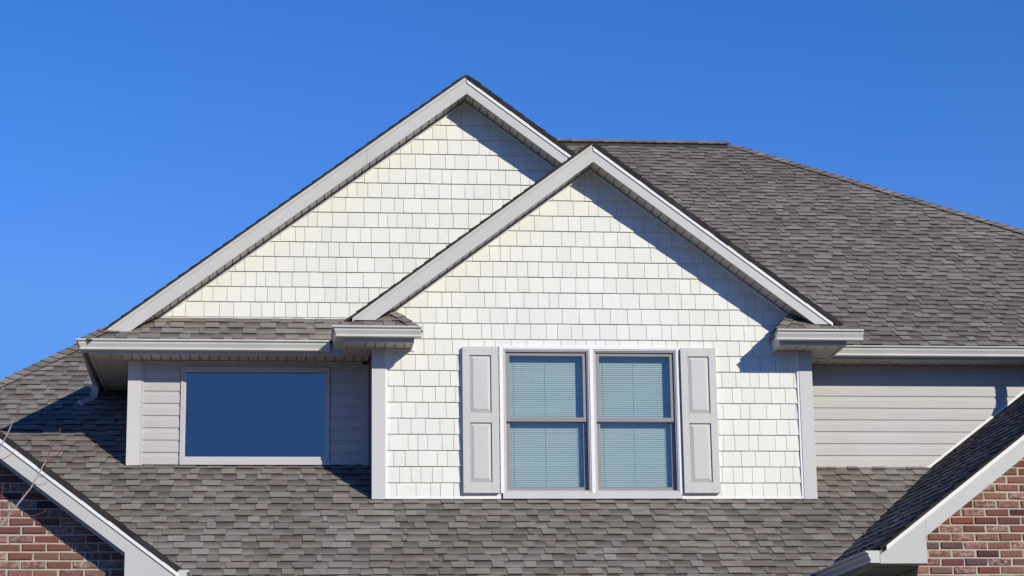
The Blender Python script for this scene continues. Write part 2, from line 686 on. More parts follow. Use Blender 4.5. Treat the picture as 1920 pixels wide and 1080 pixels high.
def soffit_run(parent, x0, x1, y0, y1, z, along='x', mitre=None, name='soffit_panel'):
    """flat eave soffit of separate grooved panels, laid side by side along X or Y"""
    wd = 0.095
    a0, a1 = (x0, x1) if along == 'x' else (y0, y1)
    k = a0
    region = mitre or rect(x0, x1, y0, y1)
    back = MB()
    n = len(region)
    back.hexa([(p[0], p[1], z + 0.012) for p in region], [(p[0], p[1], z + 0.02) for p in region])
    back.build('soffit_backing', MAT['dark'], parent)
    while k < a1 - 0.01:
        e = min(k + wd, a1)
        q = rect(k + 0.0045, e - 0.0045, y0, y1) if along == 'x' else rect(x0, x1, k + 0.0045, e - 0.0045)
        q = clip(q, region)
        if len(q) > 2 and area(q) > 1e-4:
            b = MB()
            b.hexa([(p[0], p[1], z) for p in q], [(p[0], p[1], z + 0.01) for p in q])
            b.build(name, MAT['soffit'], parent)
        k = e


EDGE_CACHE = {}


def rake(parent, ax, az, side, yf, yw, dmax, zcut, poly=None, thick=0.022, soffit=True, jchan=True, face=0.203, dstart=0.0, dsoff=None, drip=None, seam=None):
    """one sloping eave: fascia board, drip edge, stepped shingle edge, soffit panels and the wall trim below it"""
    T = lambda d: az - M * d
    X = lambda d: ax + side * d
    c0, c1 = thick + 0.034, face
    # fascia board
    if poly is None:
        dt = (az - c0 - zcut) / M
        db = (az - c1 - zcut) / M
        poly = [(X(dstart), T(dstart) - c0), (X(dstart), T(dstart) - c1), (X(db), zcut), (X(dt), zcut)]
    cuts = [poly]
    if seam:                                                         # two lengths of board butted together
        xs = X(seam)
        cuts = [clip(p_, rect(*q_, -99, 99)) for p_ in ([poly] if area(poly) > 0 else [poly[::-1]]) for q_ in ((-99, xs - 0.0012), (xs + 0.0012, 99))]
    for j_, pc in enumerate(cuts):
        b = MB()
        b.xz(pc, yf + 0.0015 * j_, yf + 0.02)
        b.build('fascia_board', MAT['fascia'], parent, bevel=0.0015)
    # drip edge
    dt = min(dmax, (az - c0 - zcut) / M + 0.02)
    b = MB()
    b.xz([(X(dstart), T(dstart) - thick), (X(dstart), T(dstart) - c0 - 0.004), (X(dt), T(dt) - c0 - 0.004), (X(dt), T(dt) - thick)], yf - 0.011, yf + 0.06)
    b.build('drip_edge', MAT[drip or ('fascia' if side < 0 else 'white')], parent, bevel=0.001)
    # stepped edge of the shingle courses
    cs = 1 / sqrt(1 + M * M)
    sl = Vector((side * cs, 0, -M * cs))
    nn = Vector((side * M * cs, 0, cs))
    key = (side, thick)
    me = EDGE_CACHE.get(key)
    if me is None:
        b = MB()
        L = EXPO + 0.03
        vs = []
        for s, h0, h1 in ((-0.03, -thick * .8 + 0.002, 0.000), (EXPO, -thick * .8, 0.011)):
            for yy in (0, 0.24):
                for h in (h0, h1):
                    vs.append(tuple(sl * s + nn * h + Vector((0, yy, 0))))
        fs = [(0, 1, 3, 2), (4, 6, 7, 5), (0, 4, 5, 1), (2, 3, 7, 6), (1, 5, 7, 3), (0, 2, 6, 4)]
        if side < 0:
            fs = [f[::-1] for f in fs]
        b.add(vs, fs)
        me = EDGE_CACHE[key] = b.mesh('shingle', MAT['edge'])
    k = 0
    d = max(dstart, 0.034)
    while d < dmax - 0.02:
        o = link('shingle', me, parent)
        o.matrix_basis = Matrix.Translation((X(d), yf - (0.022 if side < 0 else 0.014) - random.uniform(0, 0.006), T(d)))
        d += EXPO * cs
    # soffit panels under the overhang
    if soffit:
        zo = c1 - 0.016
        ds = dsoff if dsoff else (az - c1 - zcut) / M + 0.02
        b = MB()
        b.xz([(X(dstart), T(dstart) - zo + 0.022), (X(dstart), T(dstart) - zo + 0.014), (X(ds), T(ds) - zo + 0.014), (X(ds), T(ds) - zo + 0.022)], yf + 0.021, yw)
        b.build('soffit_backing', MAT['dark'], parent)
        d = dstart + (0.0 if dstart else 0.0)
        wd = 0.076
        while d < ds:
            e = min(d + wd, ds)
            b = MB()
            b.xz([(X(d + 0.0045), T(d + 0.0045) - zo), (X(e - 0.0045), T(e - 0.0045) - zo), (X(e - 0.0045), T(e - 0.0045) - zo + 0.013), (X(d + 0.0045), T(d + 0.0045) - zo + 0.013)], yf + 0.021, yw)
            b.build('soffit_panel', MAT['soffit'], parent)
            d = e
        if jchan:
            b = MB()
            z1 = zo + 0.011
            b.xz([(X(dstart), T(dstart) - z1), (X(dstart), T(dstart) - z1 - 0.026), (X(ds), T(ds) - z1 - 0.026), (X(ds), T(ds) - z1)], yw - 0.030, yw - 0.001)
            b.build('trim_channel', MAT['white'], parent)


def roof_slab(parent, ax, az, side, y0, y1, dmax, drop=0.02, d0=0.0, name='roof_deck'):
    T = lambda d: az - M * d - drop
    X = lambda d: ax + side * d
    b = MB()
    b.xz([(X(d0), T(d0)), (X(d0), T(d0) - 0.08), (X(dmax), T(dmax) - 0.08), (X(dmax), T(dmax))], y0, y1)
    return b.build(name, MAT['shingle'], parent)


# ================================================================= front gable wall
wall = MB()
win = (-0.137, 1.635, 4.437, 5.942)
LX0, LX1 = -1.383, 2.973
apex_z = ZA - 0.203
gable = [(LX0, ZB), (LX1, ZB), (LX1, ZA - 0.21 - M * (LX1 - CX)), (CX, ZA - 0.21), (LX0, ZA - 0.21 - M * (CX - LX0))]
for q in minus_rect(gable, (win[0] + .03, win[1] - .03, win[2] + .05, win[3] - .03)):
    wall.xz(q, 0.0, 0.10)
gw = wall.build('gable_wall', MAT['shake'], house, 'front gable wall clad in cream shakes')
inner = [(LX0 + 0.13, ZB + 0.012), (LX1 - 0.13, ZB + 0.012), (LX1 - 0.13, ZA - 0.2 - M * (LX1 - 0.13 - CX)), (CX, ZA - 0.2), (LX0 + 0.13, ZA - 0.2 - M * (CX - LX0 - 0.13))]
shutter_rects = [(-0.49, -0.155, 4.505, 5.92), (1.665, 1.995, 4.505, 5.92)]
shake_wall(gw, 0.0, inner, ZB - 0.004, 22, [(win[0] - .0, win[1] + .0, win[2] - .1, win[3])], shutter_rects)
b = MB(); b.box(LX0 + 0.13, win[0], -0.024, 0, ZB - 0.008, ZB + 0.014); b.build('starter_strip', MAT['white'], gw)
b = MB(); b.box(win[1], LX1 - 0.13, -0.024, 0, ZB - 0.008, ZB + 0.014); b.build('starter_strip', MAT['white'], gw)
for x0, jx in ((LX0, LX0 + 0.132), (LX1 - 0.132, LX1 - 0.152)):
    b = MB(); b.box(x0, x0 + 0.132, -0.034, 0.09 if x0 < 0 else 0.09, ZB - 0.012, ZS)
    b.build('corner_board', MAT['corner'], gw, bevel=0.003)
    b = MB(); b.box(jx + 0.0005, jx + 0.0195, -0.027, 0.0, ZB - 0.006, ZS - 0.003)
    b.build('trim_channel', MAT['white'], gw)

# cheek walls of the front bay and the left wing
for x0, x1, y0, y1, lab in ((LX0 + 0.004, LX0 + 0.05, 0.091, YW - 0.001, 'brown side wall of the front bay'), (LX1 - 0.05, LX1 - 0.004, 0.091, YW - 0.001, 'side wall of the front bay')):
    b = MB(); b.box(x0, x1, y0, y1, 4.3, ZS + 0.1); b.build('cheek_wall', MAT['cheek'], house, lab)
b = MB(); b.box(-3.758, -3.70, YW + 0.09, 2.6, 4.6, ZS + 0.15); b.build('cheek_wall', MAT['siding'], house, 'side wall of the wing with the picture window')

# ================================================================= large gable wall above the pent roof
UZ = 6.335
wall = MB()
big = [(BX - (BZ - 0.21 - UZ + 0.08) / M, UZ - .08), (1.9, UZ - .08), (1.9, BZ - 0.21 - M * (1.9 - BX)), (BX, BZ - 0.21)]
wall.xz(big, YW, YW + 0.1)
gw2 = wall.build('gable_wall', MAT['shake'], house, 'large gable wall clad in cream shakes above a shingled skirt roof')
big_in = [(BX - (BZ - 0.2 - UZ - 0.012) / M, UZ + 0.012), (0.75, UZ + 0.012), (0.75, BZ - 0.2 - M * (0.75 - BX)), (BX, BZ - 0.2)]
shake_wall(gw2, YW, big_in, 6.353 - 0.15, 17)
b = MB(); b.box(-3.48, -1.3, YW - 0.028, YW, UZ - 0.006, UZ + 0.016); b.build('starter_strip', MAT['white'], gw2)

emit([s for s in SHAKES if s.parent is gw], 'shake', 'shake_field', MAT['shake'], 320, 20)
emit([s for s in SHAKES if s.parent is gw2], 'shake', 'shake_field', MAT['shake'], 300, 20)

# ================================================================= gable roofs
YF = -0.30
fg = roof_slab(house, CX, ZA, -1, YF + 0.03, YW - 0.002, 2.46, 0.03)
fg.name = 'gable_roof'
fg['label'] = 'roof of the front gable with grey fascia boards'
rake(fg, CX, ZA, -1, YF, -0.003, 2.41, 6.13, thick=0.020)
rake(fg, CX, ZA, 1, YF, -0.003, 2.43, 6.125, thick=0.050)
YB = 0.37
bgr = roof_slab(house, BX, BZ, -1, YB + 0.03, 5.5, 3.78, 0.03)
bgr.name = 'gable_roof'
bgr['label'] = 'roof of the large gable behind the front one'
roof_slab(bgr, BX, BZ, 1, YF + 0.03, 6.0, 3.66, 0.03, d0=CX - BX + 0.02, name='roof_deck')
roof_slab(bgr, BX, BZ, 1, YB + 0.03, 6.0, CX - BX + 0.02, 0.03, name='roof_deck')
rake(bgr, BX, BZ, -1, YB, YW - 0.003, 3.63, 6.14, thick=0.020, seam=1.02)
rake(bgr, BX, BZ, 1, YB, YW - 0.003, 1.34, BZ - 0.203 - M * 1.30, thick=0.050)

# ================================================================= long roofs
lower = MB()
ys = sqrt(1 + Q * Q)
Yb, Yt = -2.75, 5.9
LZ = lambda y: ZB - 0.012 + Q * y
hipx = lambda y: -5.253 + (y - 2.522) * 0.7317
lp = [(hipx(Yb), Yb), (5.5, Yb), (5.5, 0.9), (-1.0, 2.3), (-1.0, Yt), (hipx(Yt), Yt)]
lower.hexa([(x, y, LZ(y) - 0.10) for x, y in lp], [(x, y, LZ(y) - 0.004) for x, y in lp])
roof1 = lower.build('roof', MAT['felt'], house, 'lower shingle roof below the windows')
F0 = (0, Yb, LZ(Yb))
YR1 = Yb + math.ceil((YW - Yb) * ys / EXPO) * EXPO / ys             # first course joint behind the wing's wall
vv = (0, 1, Q)
uv = lambda x, y: (x, (y - Yb) * ys)
# front field, the strip left of the wing and the strip by the siding wall
shingle_roof(roof1, F0, (1, 0, 0), vv, [uv(-9.0, Yb), uv(5.4, Yb), uv(5.4, YR1), uv(-9.0, YR1)],
             seen=lambda p: not (LX0 + 0.15 < p.x < LX1 - 0.15 and p.y > 0.03) and -5.8 < p.x < 5.0 and p.z > 0.8 and not (-3.6 < p.x < LX0 and p.y > YW - .02))
shingle_roof(roof1, (0, YR1, LZ(YR1)), (1, 0, 0), vv, [(hipx(YR1), 0.0), (-3.70, 0.0), (-3.70, 17 * EXPO), (hipx(YR1 + 17 * EXPO / ys), 17 * EXPO)],
             seen=lambda p: p.x < -3.6)
YR2 = YR1 + 17 * EXPO / ys
shingle_roof(roof1, (0, YR2, LZ(YR2)), (1, 0, 0), vv, [(hipx(YR2), 0.0), (-3.70, 0.0), (-1.25, (Yt - YR2) * ys), (hipx(Yt), (Yt - YR2) * ys)])
hs = MB()                                                           # far slope beyond the left hip
hs.add([(hipx(Yb), Yb, LZ(Yb)), (hipx(Yt), Yt, LZ(Yt)), (hipx(Yt), Yt + 3, LZ(Yt)), (hipx(Yb) - 2, Yt + 3, LZ(Yb) - 1)], [(0, 1, 2, 3)])
hs.build('roof_deck', MAT['felt'], roof1)
d_ = Vector((0.7317, 1, Q))
cap_run(roof1, (hipx(1.2), 1.2, LZ(1.2)), (hipx(5.5), 5.5, LZ(5.5)), (-Q / 0.7317 * 1.0, 0, 1), (0, -Q, 1), 'hip_cap', 0.13, 0.15)

# main roof behind the right wing
EY, EZ = 0.235, 6.035
MZ = lambda y: EZ + Q * (y - EY)
RY = 6.6
valx = lambda y: (8.557 - MZ(y)) / M
hx = lambda y: 3.66 + (RY - y) * 0.905
VY = EY + (BZ - EZ) / Q                                             # where the valley reaches the large gable's ridge
mp_ = [(valx(EY) - .3, EY), (hx(EY), EY), (hx(RY), RY), (0.45, RY), (BX, VY)]
mr = MB()
md_ = [(x, max(y, EY + 0.06)) for x, y in mp_]
mr.hexa([(x, y, MZ(y) - 0.06) for x, y in md_], [(x, y, MZ(y) - 0.004) for x, y in md_])
roof2 = mr.build('roof', MAT['felt'], house, 'tall main roof with a hip, behind the gables')
ruv = lambda x, y: (x, (y - EY) * ys)
shingle_roof(roof2, (0, EY - 0.02, MZ(EY - 0.02)), (1, 0, 0), vv, [ruv(valx(EY) - .1, EY), ruv(hx(EY), EY), ruv(hx(RY), RY), ruv(0.45, RY), ruv(BX, VY)],
             seen=lambda p: p.x < 8.2)
bk = MB()
bk.add([(hx(RY), RY, MZ(RY)), (hx(EY), EY, EZ), (hx(EY), 13, EZ), (-3, 13, EZ), (0.45, RY, MZ(RY)), (BX, VY, MZ(VY))], [(0, 1, 2), (0, 2, 3, 4), (4, 3, 5)])
bk.build('roof_deck', MAT['shingle'], roof2)
cap_run(roof2, (hx(1.0), 1.0, MZ(1.0)), (hx(RY), RY, MZ(RY)), (Q, 0, 1), (0, -Q, 1), 'hip_cap', 0.13, 0.14)
b = MB()
b.hexa([(0.45, RY - .12, MZ(RY) - .085), (hx(RY) - .07, RY - .12, MZ(RY) - .085), (hx(RY) - .07, RY + .12, MZ(RY) - .085), (0.45, RY + .12, MZ(RY) - .085)],
       [(0.45, RY - .12, MZ(RY) - .03), (hx(RY) - .07, RY - .12, MZ(RY) - .03), (hx(RY) - .07, RY + .12, MZ(RY) - .03), (0.45, RY + .12, MZ(RY) - .03)])
b.build('ridge_vent', MAT['drip'], roof2)
cap_run(roof2, (hx(RY) - .05, RY, MZ(RY) + .028), (0.45, RY, MZ(RY) + .028), (0, Q * .8, 1), (0, -Q * .8, 1), 'ridge_cap', 0.15, 0.14)

# skirt roof of the left wing
PM = 0.74
PY0, PZ0 = 0.235, 6.035
PZ = lambda y: PZ0 + PM * (y - PY0)
pl = [(-4.17, PY0), (-1.70, PY0), (-1.35, YW + .02), (-3.72, YW + .02)]
pb = MB()
pd = [(x, max(y, PY0 + 0.05)) for x, y in pl]
pb.hexa([(x, y, PZ(y) - 0.05) for x, y in pd], [(x, y, PZ(y) - 0.004) for x, y in pd])
roof3 = pb.build('skirt_roof', MAT['felt'], house, 'narrow shingled skirt roof over the picture window')
ps = sqrt(1 + PM * PM)
puv = lambda x, y: (x, (y - PY0) * ps)
shingle_roof(roof3, (0, PY0, PZ0), (1, 0, 0), (0, 1, PM), [puv(-4.17, PY0), puv(-1.70, PY0), puv(-1.62, YW), puv(-3.73, YW)])
cap_run(roof3, (-4.18, PY0 - .01, PZ0 - .01), (-3.95, 0.47, PZ(0.47)), (-M, 0, 1), (0, -PM, 1), 'hip_cap', 0.10, 0.11)

# little hipped return roofs of the front gable
RM = 0.70
for sgn, lab in ((-1, 'small hipped return roof with the skirt roof beside it'), (1, 'small hipped return roof beside the tall main roof')):
    X = lambda a: CX + sgn * a        # a = distance from the gable's centre line
    RZ0, RY0 = 6.045, -0.39
    RZ = lambda y: RZ0 + RM * (y - RY0)
    b = MB()
    a_in, a_out = 1.765, 2.50
    pts = [(X(a_in), RY0), (X(a_out), RY0), (X(a_out - .36), -0.02), (X(a_in + 0.245), -0.02)]
    if sgn < 0:
        pts = [pts[1], pts[0], pts[3], pts[2]]
    b.hexa([(x, y, RZ(y) - 0.03) for x, y in pts], [(x, y, RZ(y) - 0.003) for x, y in pts])
    ro = b.build('return_roof', MAT['felt'], house, lab)
    b = MB()                                                         # inner hip slope
    p0, p1, p2 = (X(a_in), RY0, RZ0), (X(a_in + 0.245), -0.02, RZ(-0.02)), (X(a_in - .004), -0.02, RZ0)
    lo = [tuple(Vector(p) + Vector((sgn * 0.01, 0, -0.03))) for p in (p0, p1, p2)]
    if sgn < 0:
        b.hexa([lo[0], lo[2], lo[1]], [p0, p2, p1])
    else:
        b.hexa(lo, [p0, p1, p2])
    b.build('hip_slope', MAT['shingle'], ro)
    rs = sqrt(1 + RM * RM)
    ruv2 = lambda x, y: (x, (y - RY0) * rs)
    q = [ruv2(*p) for p in pts]
    shingle_roof(ro, (0, RY0, RZ0), (1, 0, 0), (0, 1, RM), q)
    cap_run(ro, (X(a_in - .012), RY0 - .012, RZ0 - .012), (X(a_in + 0.225), -0.045, RZ(-0.045)), (-sgn * 1.0, 0, 1), (0, -RM, 1), 'hip_cap', 0.085, 0.13)
    cap_run(ro, (X(a_out + .01), RY0 - .01, RZ0 - .01), (X(a_out - .10), RY0 + .12, RZ(RY0 + .12)), (sgn * M, 0, 1), (0, -RM, 1), 'hip_cap', 0.085, 0.10)
    # return eave: fascia, end board, soffit
    e_in, e_out = 1.785, 2.455
    ev = bpy.data.objects.new('eave', None)
    COL.objects.link(ev)
    ev.parent = house
    b = MB(); x0, x1 = sorted((X(e_in), X(e_out))); b.box(x0, x1, -0.36, -0.34, ZS - 0.012, 6.03); b.build('fascia_board', MAT['fascia'], ev)
    b = MB(); x0, x1 = sorted((X(e_out), X(e_out - 0.02))); b.box(x0, x1, -0.339, 0.33, ZS - 0.012, 6.03); b.build('fascia_board', MAT['fascia'], ev)
    b = MB(); x0, x1 = sorted((X(e_in), X(e_in + 0.02)))
    s = [( -0.339, ZS - 0.012), (-0.0205, ZS - 0.012), (-0.0205, 6.03), (-0.339, 6.03)]
    b.hexa([(x0, y, z) for y, z in s], [(x1, y, z) for y, z in s]); b.build('end_board', MAT['fascia'], ev)
    x0, x1 = sorted((X(e_in + .02), X(e_out - .02)))
    wx = 2.178                                                       # wall face
    c0, c1 = X(wx), X(e_out - .02)
    if sgn > 0:
        fm = [(x0, -0.339), (x1, -0.339), (c0, -0.035), (x0, -0.035)]
        sm = [(c0, -0.035), (x1, -0.339), (x1, 0.33), (c0, 0.33)]
    else:
        fm = [(x0, -0.339), (x1, -0.339), (x1, -0.035), (c0, -0.035)]
        sm = [(x0, -0.339), (c0, -0.035), (c0, 0.33), (x0, 0.33)]
    soffit_run(ev, x0, x1, -0.339, -0.003, ZS, 'x', fm)
    soffit_run(ev, min(c0, c1), max(c0, c1), -0.339, 0.33, ZS, 'y', sm)
    b = MB(); x0, x1 = sorted((X(e_in - .02), X(wx - .13))); b.box(x0, x1, -0.03, -0.0205, ZS - 0.024, ZS - 0.002); b.build('trim_channel', MAT['white'], ev)

# gutters of the front gable
gx = CX - 2.455
gutter([(CX - 1.722, -0.361, 0, -1), (gx, -0.361, -1, -1), (gx, 0.19, -1, 0)], 5.937, 'short gutter at the foot of the front gable, wrapping the corner by the picture window', (True, False))
gutter([(CX + 1.752, -0.361, 0, -1), (CX + 2.60, -0.361, 0, -1)], 5.937, 'short gutter at the foot of the front gable beside the taupe siding wall')

# ================================================================= left wing eave, gutter
ev = bpy.data.objects.new('eave', None)
COL.objects.link(ev); ev.parent = house
LE = -4.125
b = MB(); b.box(LE, -1.66, 0.31, 0.33, ZS - 0.012, 6.03); b.build('fascia_board', MAT['fascia'], ev)
b = MB(); b.box(LE, LE + 0.02, 0.331, 2.4, ZS - 0.012, 6.03); b.build('fascia_board', MAT['fascia'], ev)
soffit_run(ev, LE + .02, -1.39, 0.331, YW, ZS, 'x', [(LE + .02, 0.331), (-1.39, 0.331), (-1.39, YW), (-3.765, YW)])
soffit_run(ev, LE + .02, -3.765, 0.331, 2.38, ZS, 'y', [(LE + .02, 0.331), (-3.765, YW), (-3.765, 2.38), (LE + .02, 2.38)])
gutter([(-1.785, 0.309, 0, -1), (LE, 0.309, -1, -1), (LE - .035, 2.34, -1, 0)], 5.930, 'long gutter over the picture window, wrapping the corner', (False, True))

# right wing eave, gutter
ev = bpy.data.objects.new('eave', None)
COL.objects.link(ev); ev.parent = house
b = MB(); b.box(3.24, 8.9, 0.331, 0.351, ZS - 0.012, 6.03); b.build('fascia_board', MAT['fascia'], ev)
soffit_run(ev, 2.98, 7.2, 0.352, YW, ZS, 'x')
gutter([(3.275, 0.33, 0, -1), (8.9, 0.33, 0, -1)], 5.922, 'long gutter along the foot of the tall main roof', (False, True))


def elbow(pts, wdt, dpt, label):
    """rectangular downspout bend swept through points (first at the gutter outlet)"""
    b = MB()
    rings = []
    for i, p in enumerate(pts):
        p = Vector(p)
        t = (Vector(pts[min(i + 1, len(pts) - 1)]) - Vector(pts[max(i - 1, 0)])).normalized()
        s = Vector((0, 1, 0)) if abs(t.y) < 0.8 else Vector((1, 0, 0))
        a = t.cross(s).normalized()
        c = a.cross(t).normalized()
        rings.append([p + a * (sx * wdt / 2) + c * (sy * dpt / 2) for sx, sy in ((-1, -1), (1, -1), (1, 1), (-1, 1))])
    for r0, r1 in zip(rings, rings[1:]):
        k = len(b.v)
        b.v += [tuple(q) for q in r0 + r1]
        b.f += [(k + i, k + (i + 1) % 4, k + 4 + (i + 1) % 4, k + 4 + i) for i in range(4)]
    k = len(b.v)
    b.v += [tuple(q) for q in rings[-1]]
    b.f.append((k, k + 1, k + 2, k + 3))
    return b.build('downspout_elbow', MAT['gutter'], house, label)


elbow([(LE - .095, 2.20, 5.94), (LE - .095, 2.20, 5.87), (LE - .11, 2.16, 5.80), (LE - .16, 2.08, 5.735), (LE - .23, 2.00, 5.70)], 0.075, 0.06, 'downspout elbow emptying onto the lower roof')
elbow([(5.40, 0.26, 5.93), (5.40, 0.26, 5.76), (5.385, 0.26, 5.70), (5.33, 0.26, 5.60)], 0.085, 0.06, 'downspout elbow under the long gutter')

# ================================================================= siding walls
wz = 4.868
pw = (-3.246, -1.775, 4.862, 5.845)                                  # picture window opening
b = MB()
for q in minus_rect(rect(-3.765, -1.36, 4.6, ZS + 0.02), (pw[0] + .03, pw[1] - .03, pw[2] + .03, pw[3] - .03)):
    b.xz(q, YW, YW + 0.08)
sw = b.build('siding_wall', MAT['felt'], house, 'taupe lap siding wall around the picture window')
siding(sw, YW, -3.615, -1.45, wz, ZS - 0.03, None, [(pw[0] - .005, pw[1] + .005, 0, 9)])
siding(sw, YW, pw[0] - .006, pw[1] + .006, pw[3] + 0.004, ZS - 0.03)
for x0, x1, o, m in ((-3.765, -3.632, 0.036, 'corner'), (-3.631, -3.612, 0.028, 'siding'), (-1.452, -1.386, 0.03, 'siding')):
    b = MB(); b.box(x0, x1, YW - o, YW + (0.09 if m == 'corner' else 0), wz - 0.012, ZS - 0.004)
    b.build('corner_board' if m == 'corner' else 'trim_channel', MAT[m], sw, bevel=0.002)
b = MB(); b.box(-3.63, -1.39, YW - 0.03, YW - 0.001, ZS - 0.03, ZS - 0.004); b.build('trim_channel', MAT['siding'], sw)

gl_ = lambda x: 4.808 + 0.75 * (x - 4.278)                            # top of the right brick gable's roof slope
glx = lambda z: 4.278 + (z - 4.808) / 0.75 - 0.03
b = MB(); b.xz(rect(2.96, 8.6, 4.5, ZS + 0.02), YW, YW + 0.08)
sw2 = b.build('siding_wall', MAT['felt'], house, 'taupe lap siding wall beneath the tall main roof')
siding(sw2, YW, 3.0, 8.6, 4.849 - 0.1225 + 0.0, ZS - 0.003, lambda z: glx(z))
for k in range(10):
    pass
b = MB(); z0, z1 = 4.75, 5.9
b.xz([(glx(z0) - 0.012, z0), (glx(z0) + 0.03, z0), (glx(z1) + 0.03, z1), (glx(z1) - 0.012, z1)], YW - 0.024, YW - 0.0005)
b.build('trim_channel', MAT['white'], sw2)
b = MB(); b.box(2.98, 4.3, YW - 0.026, YW, 4.80, 4.83); b.build('starter_strip', MAT['siding'], sw2)

# ================================================================= windows
def bar_frame(b, x0, x1, z0, z1, wl, wr, wb, wt, y0, y1):
    b.box(x0, x0 + wl, y0, y1, z0, z1)
    b.box(x1 - wr, x1, y0, y1, z0, z1)
    b.box(x0 + wl, x1 - wr, y0, y1, z0, z0 + wb)
    b.box(x0 + wl, x1 - wr, y0, y1, z1 - wt, z1)


def bars(name, mat, parent, y0, y1, items, bevel=0.0015):
    b = MB()
    for x0, x1, z0, z1 in items:
        b.box(x0, x1, y0, y1, z0, z1)
    return b.build(name, mat, parent, bevel=bevel)


def frame4(name, mat, parent, x0, x1, z0, z1, wl, wr, wb, wt, y0, y1, bevel=0.0015):
    return bars(name, mat, parent, y0, y1, [(x0, x0 + wl, z0, z1), (x1 - wr, x1, z0, z1), (x0 + wl, x1 - wr, z0, z0 + wb), (x0 + wl, x1 - wr, z1 - wt, z1)], bevel)


tw = frame4('window', MAT['white'], house, win[0], win[1], 4.492, win[3], 0.036, 0.022, 0.004, 0.030, -0.034, 0.02)
tw['label'] = 'pair of double-hung windows with white blinds between grey shutters'
b = MB(); b.box(win[0] + 0.018, win[1] - 0.004, -0.046, 0.06, 4.436, 4.490); b.build('sill', MAT['corner'], tw, bevel=0.003)
mull = (0.722, 0.812)
units = ((-0.100, 0.722), (0.812, 1.613))
b = MB(); b.box(0.748, 0.786, -0.036, 0.05, 4.493, 5.911); b.build('mullion', MAT['white'], tw, bevel=0.003)
for ux0, ux1 in units:
    fo0, fo1 = (ux0, 0.747) if ux0 < 0 else (0.787, ux1)
    # stepped vinyl frame: an outer and a deeper inner lip
    frame4('window_frame', MAT['frame'], tw, fo0 + .0005, fo1 - .0005, 4.497, 5.911, 0.013, 0.013, 0.014, 0.015, -0.029, 0.05)
    i0, i1 = fo0 + 0.0135, fo1 - 0.0135
    frame4('window_frame', MAT['frame'], tw, i0, i1, 4.5115, 5.8955, 0.010, 0.010, 0.008, 0.010, -0.019, 0.09)
    j0, j1 = i0 + 0.0105, i1 - 0.0105
    mid = 5.215
    # upper sash in the outer track, lower sash one track behind
    s1 = frame4('sash', MAT['sash'], tw, j0 + .002, j1 - .002, mid - .018, 5.8835, 0.036, 0.036, 0.042, 0.034, 0.002, 0.028)
    b = MB(); b.box(j0 + .038, j1 - .038, 0.013, 0.018, mid + .024, 5.8495); b.build('pane', MAT['glass'], tw)
    s2 = frame4('sash', MAT['sash'], tw, j0 + .004, j1 - .004, 4.521, mid + .012, 0.036, 0.036, 0.036, 0.03, 0.031, 0.058)
    b = MB(); b.box(j0 + .04, j1 - .04, 0.043, 0.048, 4.557, mid - .018); b.build('pane', MAT['glass'], tw)
    for dx in (0.14, 0.86):
        b = MB(); xx = j0 + (j1 - j0) * dx; b.box(xx - .006, xx + .006, -0.004, 0.0015, 5.872, 5.890); b.build('latch', MAT['sash'], tw)
    # mini blind: head rail, slats and ladder cords
    b = MB()
    bx0, bx1 = j0 + 0.012, j1 - 0.012
    z = 4.53
    while z < 5.86:
        b.add([(bx0, 0.090, z), (bx1, 0.090, z), (bx1, 0.093, z + 0.010), (bx0, 0.093, z + 0.010), (bx1, 0.100, z + 0.0215), (bx0, 0.100, z + 0.0215),
               (bx0, 0.0925, z - .001), (bx1, 0.0925, z - .001), (bx1, 0.1015, z + 0.0205), (bx0, 0.1015, z + 0.0205)],
              [(0, 1, 2, 3), (3, 2, 4, 5), (7, 6, 9, 8), (0, 6, 7, 1)])
        z += 0.0205
    bl = b.build('blind', MAT['blind'], tw)
    b = MB()
    for fx in (0.10, 0.5, 0.90):
        xx = bx0 + (bx1 - bx0) * fx
        b.box(xx - .0010, xx + .0010, 0.0865, 0.0885, 4.53, 5.87)
    b.build('blind_cord', MAT['shutter'], tw)
b = MB(); b.box(-0.10, 1.60, 0.30, 0.32, 4.45, 5.92); b.build('room_backing', MAT['dark'], tw)
b = MB(); b.box(-0.10, 1.60, 0.101, 0.299, 5.921, 5.94); b.box(-0.10, 1.60, 0.101, 0.299, 4.42, 4.445); b.box(-0.14, -0.101, 0.101, 0.299, 4.42, 5.94); b.box(1.601, 1.64, 0.101, 0.299, 4.42, 5.94)
b.build('room_lining', MAT['dark'], tw)

# picture window
pwn = frame4('window', MAT['frame'], house, pw[0], pw[1], pw[2] + 0.047, pw[3], 0.026, 0.018, 0.002, 0.022, YW - 0.030, YW + 0.02)
pwn['label'] = 'wide picture window reflecting the blue sky'
b = MB(); b.box(pw[0], pw[1] + 0.01, YW - 0.036, YW + 0.03, pw[2], pw[2] + 0.046); b.build('sill', MAT['frame'], pwn, bevel=0.003)
frame4('sash', MAT['frame'], pwn, pw[0] + .027, pw[1] - .019, pw[2] + .0495, pw[3] - .0225, 0.024, 0.02, 0.034, 0.026, YW - 0.018, YW + 0.05)
b = MB(); b.box(pw[0] + .051, pw[1] - .039, YW + 0.02, YW + 0.026, pw[2] + .0835, pw[3] - .0485); b.build('pane', MAT['glass_large'], pwn)
b = MB(); b.box(pw[0] - .1, pw[1] + .1, YW + 1.2, YW + 1.25, pw[2] - .1, ZS); b.box(pw[0] - .1, pw[1] + .1, YW + .09, YW + 1.199, ZS - .02, ZS); b.box(pw[0] - .1, pw[1] + .1, YW + .09, YW + 1.199, 4.68, 4.7)
b.box(pw[0] - .16, pw[0] - .101, YW + .09, YW + 1.199, 4.7, ZS - .021); b.box(pw[1] + .101, pw[1] + .16, YW + .09, YW + 1.199, 4.7, ZS - .021)
b.build('room_lining', MAT['dark'], pwn)

